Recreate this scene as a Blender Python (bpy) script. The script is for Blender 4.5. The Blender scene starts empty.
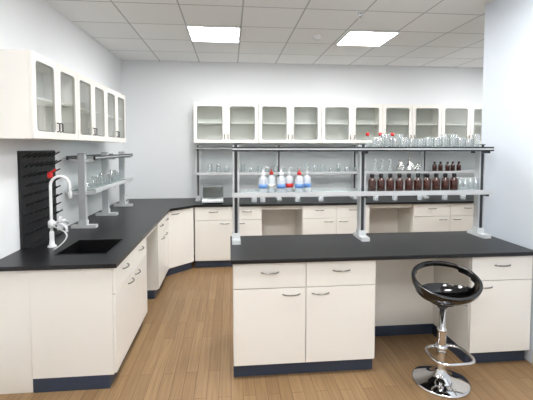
import bpy, bmesh, math, random
from mathutils import Vector, Matrix
random.seed(4)
S = bpy.context.scene
try:
    S.view_settings.view_transform = 'Standard'
except Exception: pass

# ---------------------------------------------------------------- materials
def srgb(r,g,b):
    f=lambda c:(c/255/12.92) if c/255<=0.04045 else ((c/255+0.055)/1.055)**2.4
    return (f(r),f(g),f(b),1)
def mat(name,rgb,rough=0.5,metal=0.0,var=0.04,scale=6,spec=0.5,bump=0.0,coat=0.0):
    m=bpy.data.materials.new(name); m.use_nodes=True
    nt=m.node_tree; b=nt.nodes['Principled BSDF']
    b.inputs['Roughness'].default_value=rough; b.inputs['Metallic'].default_value=metal
    b.inputs['Specular IOR Level'].default_value=spec
    b.inputs['Coat Weight'].default_value=coat
    tc=nt.nodes.new('ShaderNodeTexCoord'); n=nt.nodes.new('ShaderNodeTexNoise')
    n.inputs['Scale'].default_value=scale; n.inputs['Detail'].default_value=4
    nt.links.new(tc.outputs['Object'],n.inputs['Vector'])
    mx=nt.nodes.new('ShaderNodeMix'); mx.data_type='RGBA'
    c=srgb(*rgb)
    mx.inputs[6].default_value=tuple(x*(1-var) for x in c[:3])+(1,)
    mx.inputs[7].default_value=tuple(min(1,x*(1+var)) for x in c[:3])+(1,)
    nt.links.new(n.outputs['Fac'],mx.inputs[0]); nt.links.new(mx.outputs[2],b.inputs['Base Color'])
    if bump:
        bp=nt.nodes.new('ShaderNodeBump'); bp.inputs['Strength'].default_value=bump; bp.inputs['Distance'].default_value=0.01
        nt.links.new(n.outputs['Fac'],bp.inputs['Height']); nt.links.new(bp.outputs[0],b.inputs['Normal'])
    return m
def glassmat(name,tint=(0.93,0.97,0.95),refl=0.12,body=None,bodyfac=0.0):
    m=bpy.data.materials.new(name); m.use_nodes=True; nt=m.node_tree
    nt.nodes.clear(); o=nt.nodes.new('ShaderNodeOutputMaterial')
    t=nt.nodes.new('ShaderNodeBsdfTransparent'); t.inputs[0].default_value=tint+(1,)
    g=nt.nodes.new('ShaderNodeBsdfGlossy'); g.inputs['Roughness'].default_value=0.03
    lw=nt.nodes.new('ShaderNodeLayerWeight'); lw.inputs[0].default_value=0.25
    mp=nt.nodes.new('ShaderNodeMapRange'); mp.inputs[3].default_value=refl*0.4; mp.inputs[4].default_value=min(1,refl*5)
    nt.links.new(lw.outputs['Facing'],mp.inputs[0])
    mx=nt.nodes.new('ShaderNodeMixShader'); nt.links.new(mp.outputs[0],mx.inputs[0])
    nt.links.new(t.outputs[0],mx.inputs[1]); nt.links.new(g.outputs[0],mx.inputs[2])
    last=mx
    if body:
        d=nt.nodes.new('ShaderNodeBsdfDiffuse'); d.inputs[0].default_value=srgb(*body)
        m2=nt.nodes.new('ShaderNodeMixShader'); m2.inputs[0].default_value=bodyfac
        nt.links.new(mx.outputs[0],m2.inputs[1]); nt.links.new(d.outputs[0],m2.inputs[2]); last=m2
    nt.links.new(last.outputs[0],o.inputs[0]); return m

M_wall=mat('wall_paint',(237,240,242),0.8,var=0.015,scale=2)
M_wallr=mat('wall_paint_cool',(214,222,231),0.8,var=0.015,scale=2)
M_cab=mat('cabinet_white_paint',(241,239,233),0.3,var=0.01,scale=3)
M_int=mat('cabinet_interior',(236,238,233),0.6,var=0.01)
M_kick=mat('kick_slate',(52,63,82),0.5,var=0.05)
M_top=mat('epoxy_black',(23,23,26),0.36,var=0.12,scale=25,spec=0.4)
M_sink=mat('sink_black',(13,13,15),0.35)
M_alu=mat('aluminium',(200,203,206),0.4,metal=0.4)
M_post=mat('post_charcoal',(44,47,51),0.4,metal=0.1)
M_lgrey=mat('light_grey_plastic',(200,204,205),0.5)
M_chrome=mat('chrome',(225,227,230),0.08,metal=1.0,var=0.01)
M_hand=mat('handle_steel',(150,150,148),0.25,metal=0.9)
M_blk=mat('glossy_black_plastic',(6,6,7),0.14,spec=0.5,coat=0.4)
M_mblk=mat('matte_black_plastic',(24,25,28),0.5)
M_wht=mat('white_enamel',(238,240,242),0.25)
M_red=mat('red_plastic',(205,35,35),0.35)
M_blue=mat('blue_label',(95,140,200),0.5,var=0.2,scale=60)
M_amber=mat('amber_glass',(58,22,12),0.1,spec=0.7,var=0.2,scale=30)
M_label=mat('paper_label',(225,225,218),0.7)
M_tan=mat('baseboard_tan',(205,190,150),0.5)
M_gask=mat('grey_gasket',(120,125,125),0.5)
M_foil=mat('crumpled_foil',(225,225,225),0.18,metal=1.0,var=0.15,scale=30,bump=1.0)
M_glass=glassmat('pane_glass',(0.94,0.96,0.95),0.16)
M_lab=glassmat('lab_glass',(0.95,0.97,0.97),0.22,(240,245,248),0.14)
M_shelf=glassmat('shelf_glass',(0.84,0.92,0.90),0.15,(205,218,218),0.4)
M_pe=glassmat('polyethylene',(0.92,0.94,0.96),0.1,(232,238,243),0.6)

M_emit=bpy.data.materials.new('led_diffuser'); M_emit.use_nodes=True
b=M_emit.node_tree.nodes['Principled BSDF']
b.inputs['Base Color'].default_value=(1,1,1,1)
b.inputs['Emission Color'].default_value=(1.0,0.99,0.985,1); b.inputs['Emission Strength'].default_value=37

def floor_mat():
    m=bpy.data.materials.new('wood_plank_floor'); m.use_nodes=True; nt=m.node_tree; b=nt.nodes['Principled BSDF']
    tc=nt.nodes.new('ShaderNodeTexCoord'); mp=nt.nodes.new('ShaderNodeMapping')
    mp.inputs['Rotation'].default_value=(0,0,math.pi/2)
    nt.links.new(tc.outputs['Object'],mp.inputs[0])
    br=nt.nodes.new('ShaderNodeTexBrick'); nt.links.new(mp.outputs[0],br.inputs['Vector'])
    br.offset=0.37; br.offset_frequency=2
    br.inputs['Scale'].default_value=1; br.inputs['Brick Width'].default_value=0.85; br.inputs['Row Height'].default_value=0.085
    br.inputs['Mortar Size'].default_value=0.0018; br.inputs['Mortar Smooth'].default_value=0.4
    br.inputs['Color1'].default_value=srgb(140,112,80); br.inputs['Color2'].default_value=srgb(154,126,92)
    br.inputs['Mortar'].default_value=srgb(100,77,55); br.inputs['Bias'].default_value=0
    m2=nt.nodes.new('ShaderNodeMapping'); m2.inputs['Scale'].default_value=(45,1.6,1)
    nt.links.new(tc.outputs['Object'],m2.inputs[0])
    n=nt.nodes.new('ShaderNodeTexNoise'); n.inputs['Scale'].default_value=1.3; n.inputs['Detail'].default_value=6; n.inputs['Distortion'].default_value=0.6
    nt.links.new(m2.outputs[0],n.inputs['Vector'])
    cr=nt.nodes.new('ShaderNodeValToRGB'); cr.color_ramp.elements[0].color=(0.80,0.78,0.76,1); cr.color_ramp.elements[1].color=(1.08,1.08,1.08,1)
    cr.color_ramp.elements[0].position=0.3; cr.color_ramp.elements[1].position=0.7
    nt.links.new(n.outputs['Fac'],cr.inputs[0])
    mx=nt.nodes.new('ShaderNodeMix'); mx.data_type='RGBA'; mx.blend_type='MULTIPLY'; mx.inputs[0].default_value=1
    nt.links.new(br.outputs['Color'],mx.inputs[6]); nt.links.new(cr.outputs[0],mx.inputs[7])
    nt.links.new(mx.outputs[2],b.inputs['Base Color'])
    b.inputs['Roughness'].default_value=0.42; b.inputs['Specular IOR Level'].default_value=0.35
    return m
def ceil_mat():
    m=bpy.data.materials.new('ceiling_tiles'); m.use_nodes=True; nt=m.node_tree; b=nt.nodes['Principled BSDF']
    tc=nt.nodes.new('ShaderNodeTexCoord'); mp=nt.nodes.new('ShaderNodeMapping')
    mp.inputs['Location'].default_value=(0.47+6,-4.28+6,0)
    nt.links.new(tc.outputs['Object'],mp.inputs[0])
    br=nt.nodes.new('ShaderNodeTexBrick'); nt.links.new(mp.outputs[0],br.inputs['Vector'])
    br.offset=0; br.inputs['Scale'].default_value=1; br.inputs['Brick Width'].default_value=0.6; br.inputs['Row Height'].default_value=0.6
    br.inputs['Mortar Size'].default_value=0.008; br.inputs['Mortar Smooth'].default_value=0.1
    br.inputs['Color1'].default_value=srgb(238,239,239); br.inputs['Color2'].default_value=srgb(232,234,234); br.inputs['Mortar'].default_value=srgb(180,184,187)
    nt.links.new(br.outputs['Color'],b.inputs['Base Color']); b.inputs['Roughness'].default_value=0.9
    return m
M_floor=floor_mat(); M_ceil=ceil_mat()

# ---------------------------------------------------------------- mesh builder
class MB:
    def __init__(s,name): s.name=name; s.bm=bmesh.new(); s.mats=[]
    def mi(s,m):
        if m not in s.mats: s.mats.append(m)
        return s.mats.index(m)
    def faces(s,vs,fs,m,smooth=False):
        i=s.mi(m); bv=[s.bm.verts.new(v) for v in vs]
        for f in fs:
            try:
                fa=s.bm.faces.new([bv[k] for k in f]); fa.material_index=i; fa.smooth=smooth
            except ValueError: pass
        return bv
    def box(s,x0,x1,y0,y1,z0,z1,m):
        s.faces([(x0,y0,z0),(x1,y0,z0),(x1,y1,z0),(x0,y1,z0),(x0,y0,z1),(x1,y0,z1),(x1,y1,z1),(x0,y1,z1)],
          [(0,3,2,1),(4,5,6,7),(0,1,5,4),(1,2,6,5),(2,3,7,6),(3,0,4,7)],m)
    def prism(s,poly,z0,z1,m):
        n=len(poly)
        s.faces([(x,y,z0) for x,y in poly]+[(x,y,z1) for x,y in poly],
          [tuple(reversed(range(n))),tuple(range(n,2*n))]+[(i,(i+1)%n,n+(i+1)%n,n+i) for i in range(n)],m)
    def lathe(s,prof,c,m,seg=20,smooth=True,sx=1,sy=1):
        vs=[];fs=[];n=len(prof)
        for r,z in prof:
            for k in range(seg):
                a=2*math.pi*k/seg; vs.append((c[0]+r*sx*math.cos(a),c[1]+r*sy*math.sin(a),c[2]+z))
        for i in range(n-1):
            for k in range(seg):
                k2=(k+1)%seg; fs.append((i*seg+k,i*seg+k2,(i+1)*seg+k2,(i+1)*seg+k))
        fs.append(tuple(reversed(range(seg)))) if prof[0][0]>0.0005 else None
        if prof[-1][0]>0.0005: fs.append(tuple(range((n-1)*seg,n*seg)))
        s.faces(vs,[f for f in fs if f],m,smooth)
    def tube(s,pts,r,m,seg=8,closed=False):
        pts=[Vector(p) for p in pts]; n=len(pts); vs=[]; fs=[]
        prev=None
        for i,p in enumerate(pts):
            if closed: t=(pts[(i+1)%n]-pts[i-1]).normalized()
            else: t=(pts[min(i+1,n-1)]-pts[max(i-1,0)]).normalized()
            if prev is None:
                u=t.cross(Vector((0,0,1)));
                if u.length<0.1: u=t.cross(Vector((1,0,0)))
            else: u=prev-t*prev.dot(t)
            u.normalize(); prev=u; w=t.cross(u)
            for k in range(seg):
                a=2*math.pi*k/seg; vs.append(p+u*r*math.cos(a)+w*r*math.sin(a))
        for i in range(n if closed else n-1):
            j=(i+1)%n
            for k in range(seg):
                k2=(k+1)%seg; fs.append((i*seg+k,i*seg+k2,j*seg+k2,j*seg+k))
        if not closed: fs+= [tuple(reversed(range(seg))),tuple(range((n-1)*seg,n*seg))]
        s.faces(vs,fs,m,True)
    def done(s,loc=None,rot=0,bevel=0,parent=None,subd=0):
        bmesh.ops.recalc_face_normals(s.bm,faces=s.bm.faces)
        me=bpy.data.meshes.new(s.name)
        if loc is None:
            xs=[v.co for v in s.bm.verts]
            c=Vector(((min(v.x for v in xs)+max(v.x for v in xs))/2,(min(v.y for v in xs)+max(v.y for v in xs))/2,min(v.z for v in xs)))
            for v in s.bm.verts: v.co-=c
            loc=c
        s.bm.to_mesh(me); s.bm.free()
        for m in s.mats: me.materials.append(m)
        o=bpy.data.objects.new(s.name,me); S.collection.objects.link(o)
        o.location=loc; o.rotation_euler=(0,0,rot)
        if bevel:
            bv=o.modifiers.new('bevel','BEVEL'); bv.width=bevel; bv.segments=2; bv.limit_method='ANGLE'; bv.angle_limit=0.9
        if parent: o.parent=parent
        return o
def dup(o,loc,rot=0):
    n=bpy.data.objects.new(o.name.split('.')[0],o.data); S.collection.objects.link(n); n.location=loc; n.rotation_euler=(0,0,rot)
    return n

# ---------------------------------------------------------------- room
XL=-1.66; YB=6.10; XP=2.38; YP=3.41; XR=4.5; YF=-1.9; ZC=3.05
H=.88; TOP=.91; EYE=1.72; ZW=1.78
def shell(name,x0,x1,y0,y1,z0,z1,m):
    b=MB(name); b.box(x0,x1,y0,y1,z0,z1,m); return b.done(loc=(0,0,0))
shell('floor',XL-.15,XR+.15,YF-.15,YB+.15,-.1,0,M_floor)
shell('ceiling',XL-.15,XR+.15,YF-.15,YB+.15,ZC,ZC+.1,M_ceil)
shell('wall_left',XL-.15,XL,YF,YB,0,ZC,M_wall)
shell('wall_back',XL-.15,XR+.15,YB,YB+.15,0,ZC,M_wall)
shell('wall_front',XL-.15,XR+.15,YF-.15,YF,0,ZC,M_wall)
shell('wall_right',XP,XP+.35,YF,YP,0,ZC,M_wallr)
shell('wall_far_right',XR,XR+.15,YF,YB,0,ZC,M_wall)
shell('baseboard_left',XL,XL+.012,YF,2.71,0,.1,M_tan)
shell('baseboard_right',XP-.012,XP,YF,2.70,0,.1,M_tan)

# ceiling lights
def ceil_light(x,y):
    b=MB('ceiling_light'); w=.6
    b.box(x+.02,x+w-.02,y+.02,y+w-.02,ZC-.012,ZC-.004,M_emit)
    for a in ((x+.003,x+w-.003,y+.003,y+.02),(x+.003,x+w-.003,y+w-.02,y+w-.003),(x+.003,x+.02,y+.02,y+w-.02),(x+w-.02,x+w-.003,y+.02,y+w-.02)):
        b.box(*a,ZC-.016,ZC,M_wht)
    b.done()
for x in (-.47,1.36): 
    for y in (4.28,1.88,-.52): ceil_light(x,y)
ceil_light(3.75,4.28)
b=MB('smoke_detector'); b.lathe([(.0,-.045),(.03,-.045),(.05,-.03),(.055,-.01),(.055,0)],(1.05,4.55,ZC),M_wht); b.done()
b=MB('sprinkler_head'); b.lathe([(.0,-.05),(.02,-.05),(.02,-.046),(.007,-.044),(.007,-.01),(.03,-.008),(.03,0)],(1.3,3.75,ZC),M_chrome); b.done()

# ---------------------------------------------------------------- cabinets
def handle(b,cx,z,y=0,L=.13):
    pts=[]
    for i in range(11):
        t=i/10; a=math.pi*t
        pts.append((cx-L/2+L*t, y-.028*math.sin(a)**.55 if 0<i<10 else y, z))
    b.tube(pts,.0055,M_hand,seg=8)
def base_cab(loc,rot,widths,d=.7,hl=None,drawer=True,hollow=False):
    w=sum(widths); b=MB('base_cabinet')
    if hollow:
        t=.018
        b.box(0,t,.02,d,.10,H,M_cab); b.box(w-t,w,.02,d,.10,H,M_cab); b.box(t,w-t,d-t,d,.10,H,M_cab)
        b.box(t,w-t,.02,d-t,.10,.118,M_cab); b.box(t,w-t,.02,.02+t,.118,H,M_cab)
    else: b.box(0,w,.02,d,.10,H,M_cab)
    b.box(0,w,.05,d,0,.099,M_kick)
    x=0; n=len(widths); g=.003; zd=H-.195
    for i,wi in enumerate(widths):
        if drawer:
            b.box(x+g,x+wi-g,0,.019,zd+.003,H-.006,M_cab); handle(b,x+wi/2,H-.075)
            zt=zd-.003
        else: zt=H-.008
        b.box(x+g,x+wi-g,0,.019,.112,zt,M_cab)
        side=(i%2==0) if n>1 else (hl if hl is not None else True)
        hx=x+wi-.11 if side else x+.11
        handle(b,hx,zt-.045)
        x+=wi
    return b.done(loc=loc,rot=rot,bevel=.002)
# island
base_cab((.02,2.72,0),0,[.535,.535],d=.69)
base_cab((1.85,2.72,0),0,[.51],d=.69,hl=False)
b=MB('knee_space_panel')
b.box(1.091,1.849,3.25,3.27,.1,H,M_cab); b.box(1.091,1.849,3.26,3.30,0,.1,M_kick); b.done(bevel=.002)
b=MB('island_countertop'); b.box(0,XP-.003,2.69,3.44,H,TOP,M_top); b.done(bevel=.004)

# left bench (faces +X)
XB=-.81
base_cab((XB,2.72,0),math.pi/2,[.51,.51],d=.57,hollow=True)
base_cab((XB,4.33,0),math.pi/2,[.37,.37],d=.75)
b=MB('bench_end_panel'); b.box(XL+.003,XB-.572,2.725,2.745,0,H,M_cab); b.done(bevel=.002)
b=MB('knee_space_panel'); b.box(-1.3,-1.28,3.741,4.329,.1,H,M_cab); b.box(-1.33,-1.3,3.741,4.329,0,.1,M_kick); b.box(XB-.04,XB-.02,3.742,4.328,.82,H,M_cab); b.done(bevel=.002)
# corner
base_cab((-.81,5.06,0),math.pi/4,[.4243],d=.3,drawer=False,hl=False)
# back bench
YK=5.37
base_cab((-.50,YK,0),0,[.53],d=.7,hl=True)
base_cab((.03,YK,0),0,[.42],d=.7,hl=False)
base_cab((1.04,YK,0),0,[.5,.5],d=.7)
base_cab((2.72,YK,0),0,[.57,.57],d=.7)
base_cab((3.86,YK,0),0,[.6],d=.7)
for a,c in ((.451,1.039),(2.041,2.719)):
    b=MB('knee_space_panel'); b.box(a,c,5.9,5.92,.1,H,M_cab); b.box(a,c,5.92,5.95,0,.1,M_kick); b.box(a+.002,c-.002,YK+.04,YK+.06,.82,H,M_cab); b.done(bevel=.002)
# L countertop with sink cut-out
b=MB('bench_countertop'); X0=XL+.002; XE=-.79
sx0,sx1,sy0,sy1=-1.32,-.93,2.95,3.42
b.box(X0,XE,2.69,sy0,H,TOP,M_top); b.box(X0,sx0,sy0,sy1,H,TOP,M_top); b.box(sx1,XE,sy0,sy1,H,TOP,M_top); b.box(X0,XE,sy1,5.0,H,TOP,M_top)
b.prism([(X0,5.0),(XE,5.0),(XE,5.05),(-.49,5.35),(XR-.003,5.35),(XR-.003,YB-.002),(X0,YB-.002)],H,TOP,M_top)
b.done()
b=MB('sink_basin'); t=.012; zb=.68
b.box(sx0+.001,sx1-.001,sy0+.001,sy1-.001,zb,zb+t,M_sink)
b.box(sx0+.001,sx0+t,sy0+.001,sy1-.001,zb+t,TOP+.003,M_sink); b.box(sx1-t,sx1-.001,sy0+.001,sy1-.001,zb+t,TOP+.003,M_sink)
b.box(sx0+t,sx1-t,sy0+.001,sy0+t,zb+t,TOP+.003,M_sink); b.box(sx0+t,sx1-t,sy1-t,sy1-.001,zb+t,TOP+.003,M_sink)
b.lathe([(.035,0),(.035,.004),(.02,.006),(0,.006)],((sx0+sx1)/2,(sy0+sy1)/2,zb+t),M_chrome); b.done()

# wall cabinets with glass doors
def door(b,x0,x1,z0,z1,y):
    fr=.052; ix0,ix1,iz0,iz1=x0+fr,x1-fr,z0+fr,z1-fr; r=.03; n=5
    def loop(ix0,ix1,iz0,iz1,r):
        P=[]
        for (cx,cz,a0) in ((ix1-r,iz1-r,0),(ix0+r,iz1-r,90),(ix0+r,iz0+r,180),(ix1-r,iz0+r,270)):
            for k in range(n+1):
                a=math.radians(a0+90*k/n); P.append((cx+r*math.cos(a),cz+r*math.sin(a)))
        return P
    inn=loop(ix0,ix1,iz0,iz1,r)
    out=[]
    for (ox,oz) in ((x1,z1),(x0,z1),(x0,z0),(x1,z0)): out+= [(ox,oz)]*(n+1)
    N=len(inn)
    def ring(A,B,yA,yB,m):
        vs=[(p[0],yA,p[1]) for p in A]+[(p[0],yB,p[1]) for p in B]
        fs=[]
        for i in range(N):
            j=(i+1)%N
            if A[i]==A[j]: fs.append((i,N+j,N+i))
            else: fs.append((i,j,N+j,N+i))
        b.faces(vs,fs,m)
    ring(out,inn,y,y,M_cab); ring(out,inn,y+.018,y+.018,M_cab)
    ring(inn,inn,y,y+.018,M_cab); 
    b.faces([(x0,y,z0),(x1,y,z0),(x1,y,z1),(x0,y,z1),(x0,y+.018,z0),(x1,y+.018,z0),(x1,y+.018,z1),(x0,y+.018,z1)],[(0,1,5,4),(1,2,6,5),(2,3,7,6),(3,0,4,7)],M_cab)
    g=loop(ix0+.008,ix1-.008,iz0+.008,iz1-.008,r-.008); ring(inn,g,y+.001,y+.001,M_gask)
    b.faces([(p[0],y+.009,p[1]) for p in inn],[tuple(range(N))],M_glass)
def wall_cab(loc,rot,wd,nd=2,h=.61,d=.31):
    b=MB('wall_cabinet'); w=wd*nd; t=.018; f=.02
    b.box(0,w,d-t,d,0,h,M_int); b.box(0,t,f,d-t,0,h,M_cab); b.box(w-t,w,f,d-t,0,h,M_cab)
    b.box(t,w-t,f,d-t,0,t,M_cab); b.box(t,w-t,f,d-t,h-t,h,M_cab); b.box(t,w-t,f+.03,d-t,h*.5-.008,h*.5+.008,M_int)
    for i in range(nd):
        door(b,i*wd+.0025,(i+1)*wd-.0025,.003,h-.003,0)
        hx=(i+1)*wd-.028 if i%2==0 else i*wd+.028
        b.tube([(hx,0,.06),(hx,-.02,.065),(hx,-.02,.125),(hx,0,.13)],.005,M_post,seg=6)
    return b.done(loc=loc,rot=rot)
for i in range(3): wall_cab((-1.36,2.80+i*.79,ZW),math.pi/2,.394,2,d=.298)
for i in range(5): wall_cab((-.54+i*.975,5.78,ZW),0,.486,2,d=.318)

# ---------------------------------------------------------------- reagent racks (local x = length)
def rack(loc,rot,ups,depth=.3,hts=(.42,.80),glass=M_shelf,post=None,rails=None):
    post=post or M_post; rails=rails or (M_alu,M_post)
    b=MB('reagent_rack'); ht=hts[-1]; c=depth/2
    for u in ups:
        b.box(u-.013,u+.013,c-.034,c+.034,.03,ht+.03,post)
        b.box(u-.027,u-.0132,c-.033,c+.033,.03,ht+.03,M_alu); b.box(u+.0132,u+.027,c-.033,c+.033,.03,ht+.03,M_alu)
        b.box(u-.027,u+.027,c-.033,c+.033,ht+.0301,ht+.036,M_post)
        b.box(u-.035,u+.035,c-.13,c+.11,0,.03,M_lgrey)
        b.box(u-.033,u+.033,c-.04,c+.04,.03,.075,M_lgrey)
        for h in hts: b.box(u-.011,u+.011,.02,depth-.02,h-.045,h-.016,post)
    x0,x1=min(ups)-.03,max(ups)+.03
    for i,h in enumerate(hts):
        rail=rails[i]
        b.box(x0,x1,0,.02,h-.026,h+.012,rail); b.box(x0,x1,depth-.02,depth,h-.026,h+.012,rail)
        b.box(x0,x1,-.002,0,h-.012,h-.002,M_lgrey)
        sp=sorted(ups)
        for a,e in zip(sp[:-1],sp[1:]): b.box(a+.03,e-.03,.021,depth-.021,h-.010,h,glass)
    return b.done(loc=loc,rot=rot)
rack((0,3.12,TOP),0,[.05,1.16,2.27],depth=.28)
rack((0,5.70,TOP),0,[-.48,.75,1.95,3.1,4.2],depth=.28)
rack((-1.33,0,TOP),math.pi/2,[3.95,4.65,5.35],depth=.28,hts=(.38,.71),post=M_lgrey,rails=(M_lgrey,M_post))

# ---------------------------------------------------------------- bottles and glassware
def wash_bottle(cap,lab):
    b=MB('wash_bottle')
    b.lathe([(.033,0),(.036,.004),(.036,.11),(.03,.13),(.015,.145),(.015,.155)],(0,0,0),M_pe,16)
    b.lathe([(.0365,.04),(.0368,.04),(.0368,.075),(.0365,.075)],(0,0,0),lab,16)
    b.lathe([(.018,.15),(.018,.175),(.006,.18),(.004,.2)],(0,0,0),cap,12)
    b.tube([(0,0,.19),(.0,0,.21),(.02,0,.222),(.045,0,.215)],.003,M_wht,6)
    return b
zs=TOP+.42
for i in range(6):
    wash_bottle([M_wht,M_red,M_wht,M_wht,M_red,M_wht][i],[M_blue,M_label,M_blue,M_red,M_blue,M_blue][i]).done(loc=(.28+i*.078,3.21+(i%2)*.06,zs),rot=random.uniform(-1,1))
def amber():
    b=MB('reagent_bottle')
    b.lathe([(.031,0),(.034,.003),(.034,.09),(.028,.108),(.014,.120),(.014,.132)],(0,0,0),M_amber,18)
    b.lathe([(.0185,.125),(.0185,.152),(.014,.157),(.0,.157)],(0,0,0),M_mblk,12)
    return b.done(loc=(1.24,3.22,zs))
o=amber()
for i in range(1,10): dup(o,(1.24+i*.084,3.22+random.uniform(-.008,.008),zs))
def beaker_geo(b,c,r,h):
    b.lathe([(r*.95,0),(r,.004),(r,h),(r*1.05,h+.003),(r-.002,h),(r-.002,.005),(0,.005)],c,M_lab,14)
b=MB('glass_beakers')
zt=TOP+.80
for j in range(2):
    for i in range(13):
        beaker_geo(b,(1.28+i*.074,3.175+j*.075,zt),.029,random.choice((.08,.09,.12)))
b.done()
b=MB('glass_beakers')
for i in range(4): beaker_geo(b,(2.07+i*.05,3.24,zs),.022,.11)
b.done()
def flask(b,c,s=1,stop=M_red):
    b.lathe([(.04*s,0),(.042*s,.005),(.014*s,.075*s),(.013*s,.115*s),(.016*s,.118*s)],c,M_lab,16)
    b.lathe([(.012*s,.115*s),(.018*s,.12*s),(.018*s,.145*s),(0,.15*s)],c,stop,10)
for x in (1.24,1.36,1.47):
    b=MB('stoppered_flask'); flask(b,(x,3.34,zt),.95); b.done()
# back rack contents
zb=TOP+.42; zbt=TOP+.80
for x,y in ((2.30,5.84),(2.42,5.86),(2.54,5.84)):
    b=MB('erlenmeyer_flask'); flask(b,(x,y,zb),1.3,M_lgrey); b.done()
for x,s in ((2.72,1.0),(2.87,1.05),(3.01,.75)):
    b=MB('foil_wrapped_flask'); prof=[(.0,0),(.05,0),(.066,.03),(.06,.08),(.035,.12),(.024,.15),(.03,.19),(.0,.2)]
    seg=18; vs=[];fs=[]
    for r,z in prof:
        for k in range(seg):
            a=2*math.pi*k/seg; rr=r*s*(1+random.uniform(-.16,.16)) if r else 0
            vs.append((x+rr*math.cos(a),5.84+rr*math.sin(a),zb+z*s))
    for i in range(len(prof)-1):
        for k in range(seg):
            k2=(k+1)%seg; fs.append((i*seg+k,i*seg+k2,(i+1)*seg+k2,(i+1)*seg+k))
    b.faces(vs,fs,M_foil); bmesh.ops.remove_doubles(b.bm,verts=b.bm.verts,dist=.0005); b.done()
b=MB('glass_beakers')
for i in range(19): beaker_geo(b,(-.3+i*.125,5.83+random.uniform(-.03,.03),zb),.034,random.choice((.07,.1,.13)))
b.done()
for x in (3.3,3.40,3.50,3.60,3.70): dup(o,(x,5.84+random.uniform(-.03,.03),zb))
# left rack contents
b=MB('glass_beakers')
for i in range(9): beaker_geo(b,(-1.47+random.uniform(-.03,.03),4.1+i*.13,TOP+.38),.036,random.choice((.08,.11,.14)))
b.done()
# counter items on back bench
b=MB('analytical_balance'); x,y=-.40,5.45; 
b.box(x,x+.30,y,y+.24,TOP+.012,TOP+.07,M_lgrey)
b.faces([(x,y,TOP+.012),(x+.30,y,TOP+.012),(x+.30,y-.03,TOP+.02),(x,y-.03,TOP+.02),(x,y,TOP+.07),(x+.30,y,TOP+.07),(x+.3,y-.03,TOP+.04),(x,y-.03,TOP+.04)],[(0,1,2,3),(4,5,6,7),(2,3,7,6),(1,2,6,5),(0,3,7,4)],M_lgrey)
b.box(x+.09,x+.21,y,y+.02,TOP+.071,TOP+.073,M_mblk)
b.box(x,x+.30,y+.17,y+.24,TOP+.071,TOP+.24,M_gask)
b.box(x+.03,x+.27,y+.04,y+.045,TOP+.071,TOP+.225,M_glass)
b.box(x+.03,x+.035,y+.045,y+.169,TOP+.071,TOP+.225,M_glass);b.box(x+.265,x+.27,y+.045,y+.169,TOP+.071,TOP+.225,M_glass)
b.box(x+.02,x+.28,y+.03,y+.169,TOP+.226,TOP+.24,M_gask)
b.lathe([(.045,0),(.045,.01),(0,.01)],(x+.15,y+.105,TOP+.075),M_chrome)
for dx in (.03,.27):
    for dy in (.03,.21): b.lathe([(.012,0),(.012,.012)],(x+dx,y+dy,TOP),M_mblk,10)
b.done(bevel=.003)
b=MB('socket_box'); b.box(-1.54,-1.47,5.46,5.66,TOP,TOP+.11,M_wht)
for k in range(3): b.box(-1.4695,-1.466,5.48+k*.06,5.51+k*.06,TOP+.035,TOP+.065,M_mblk)
b.done(bevel=.003)
def jar(x,y,z,m,h=.12,r=.04):
    b=MB('storage_jar'); b.lathe([(r*.95,0),(r,.004),(r,h*.78),(r*.7,h*.84),(r*.7,h*.86)],(x,y,z),M_pe,16); b.lathe([(r*.78,h*.84),(r*.78,h),(0,h+.002)],(x,y,z),m,16); b.done()
for x,m in ((.35,M_wht),(.48,M_blue),(1.0,M_red),(1.35,M_wht),(2.2,M_wht),(2.5,M_blue),(2.9,M_wht),(3.3,M_red),(3.6,M_wht)): jar(x,5.55,TOP,m,.1)

# ---------------------------------------------------------------- pegboard
b=MB('pegboard_drying_rack'); y0,y1=3.15,3.75; z1=1.69; z0=TOP+.02
b.box(XL+.002,XL+.022,y0,y1,z0,z1,M_mblk); 
b.box(XL+.002,XL+.09,y0,y1,TOP+.001,TOP+.02,M_mblk)
for r in range(9):
    for c in range(7):
        yy=y0+.05+c*.083+(.02 if r%2 else -.01); zz=z0+.08+r*.078
        b.tube([(XL+.02,yy,zz),(XL+.05,yy,zz+.02),(XL+.09,yy,zz+.042)],.0065,M_mblk,6)
b.done()
# ---------------------------------------------------------------- faucet
b=MB('gooseneck_faucet'); fx,fy=-1.44,3.2
b.lathe([(.035,0),(.035,.012),(.022,.02),(.018,.06),(.018,.12),(.014,.13)],(fx,fy,TOP),M_wht,20)
pts=[(fx,fy,TOP+.1),(fx,fy,TOP+.3),(fx,fy,TOP+.5)]
for k in range(1,13):
    a=math.pi-math.pi*k/12; pts.append((fx+.075+.075*math.cos(a),fy,TOP+.5+.075*math.sin(a)))
pts.append((fx+.15,fy,TOP+.44)); b.tube(pts,.0115,M_wht,12)
b.lathe([(.012,-.06),(.016,-.05),(.016,0)],(fx+.15,fy,TOP+.45),M_lgrey,12)
b.lathe([(.012,0),(.02,.005),(.02,.04),(.012,.05)],(fx,fy,TOP+.56),M_red,12)
b.tube([(fx,fy,TOP+.60),(fx+.05,fy-.02,TOP+.63)],.009,M_red,8)
b.lathe([(.026,0),(.026,.05),(.018,.06)],(fx,fy,TOP+.16),M_wht,16)
b.tube([(fx,fy,TOP+.19),(fx+.10,fy-.03,TOP+.19),(fx+.13,fy-.04,TOP+.17),(fx+.135,fy-.042,TOP+.13)],.010,M_wht,10)
b.tube([(fx,fy,TOP+.19),(fx+.06,fy+.10,TOP+.20),(fx+.08,fy+.13,TOP+.17)],.010,M_wht,10)
for dx,dy in ((.07,-.02),(.04,.07)): b.lathe([(.014,0),(.018,.01),(.018,.035),(.01,.04)],(fx+dx,fy+dy,TOP+.2),M_lgrey,12)
h=[]
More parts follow.
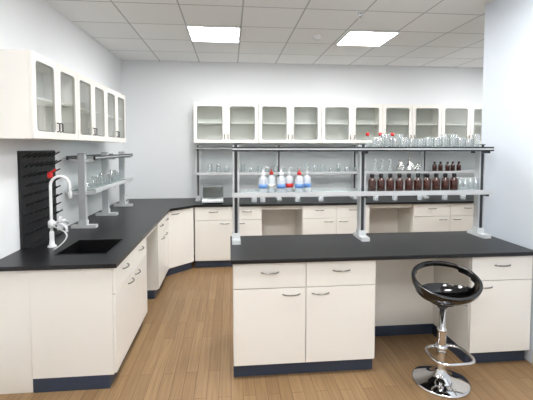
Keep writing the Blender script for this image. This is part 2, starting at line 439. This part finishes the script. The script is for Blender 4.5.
for k in range(15):
    t=k/14; h.append((fx+.02+.13*math.sin(math.pi*t)*.8+.05*t,fy-.02-.12*t,TOP+.16*(1-t)**1.5*1.0+.012+.04*math.sin(math.pi*t)))
b.tube(h,.006,M_lgrey,8)
b.done()

# ---------------------------------------------------------------- bar stool
st=bpy.data.objects.new('bar_stool',None); S.collection.objects.link(st); st.location=(1.535,2.575,0)
b=MB('base_and_column')
b.lathe([(.198,0),(.20,.01),(.19,.016),(.13,.03),(.07,.05),(.042,.08),(.033,.12),(.031,.16),(.031,.38),(.034,.385),(.034,.40),(.02,.405),(.02,.60)],(0,0,0),M_chrome,40)
b.done(loc=(0,0,0),parent=st)
b=MB('footrest'); pts=[]
for k in range(28):
    a=2*math.pi*k/28; ca,sa=math.cos(a),math.sin(a)
    pts.append((.14*math.copysign(abs(ca)**.6,ca),-.10+.125*math.copysign(abs(sa)**.6,sa),.255))
b.tube(pts,.011,M_chrome,10,closed=True); b.lathe([(.04,0),(.04,.045)],(0,0,.232),M_chrome,20); b.done(loc=(0,0,0),parent=st)
b=MB('seat_mechanism'); b.lathe([(.028,.55),(.045,.575),(.09,.595),(.09,.607)],(0,0,0),M_mblk,24)
b.tube([(0,0,.585),(.1,-.02,.58),(.17,-.03,.575)],.006,M_chrome,8); b.done(loc=(0,0,0),parent=st)
b=MB('seat_shell'); NU,NV=48,20; i0=b.mi(M_blk); G=[]
for j in range(NV+1):
    v=j/NV; row=[]
    for k in range(NU):
        u=2*math.pi*k/NU; back=((1+math.cos(u))/2)
        zr=.085+.155*back**.9; R=.235
        r=R*math.sin(v*math.pi/2)**.85; z=zr*(1-math.cos(v*math.pi/2))**1.1
        x=r*math.sin(u)*1.0; y=r*math.cos(u)*.74
        row.append(b.bm.verts.new((x,y-.045*v,z+.621)) if j>0 or k==0 else row[0])
    G.append(row)
for j in range(NV):
    for k in range(NU):
        k2=(k+1)%NU
        ang=min(k+.5,NU-k-.5)/NU*360
        lim=92*math.sqrt(max(0,1-((j+.5-14.4)/3.6)**2))
        if 10<=j<18 and ang<lim: continue
        vs=[G[j][k],G[j][k2],G[j+1][k2],G[j+1][k]]
        q=[]
        for v_ in vs:
            if v_ not in q: q.append(v_)
        f=b.bm.faces.new(q); f.smooth=True; f.material_index=i0
so=b.done(loc=(0,0,0),parent=st)
sm=so.modifiers.new('s','SOLIDIFY'); sm.thickness=.026; sm.offset=0
ss=so.modifiers.new('ss','SUBSURF'); ss.levels=2; ss.render_levels=2

# ---------------------------------------------------------------- world, camera
w=bpy.data.worlds.new('world'); S.world=w; w.use_nodes=True
w.node_tree.nodes['Background'].inputs[0].default_value=(.8,.85,.9,1); w.node_tree.nodes['Background'].inputs[1].default_value=.5
cam=bpy.data.cameras.new('camera'); co=bpy.data.objects.new('camera',cam); S.collection.objects.link(co)
cam.sensor_width=36; cam.lens=380/533*36; cam.clip_start=.05
co.location=(0,0,EYE); co.rotation_euler=(math.radians(87),0,math.radians(-5.5)); cam.shift_y=-33/533
S.camera=co
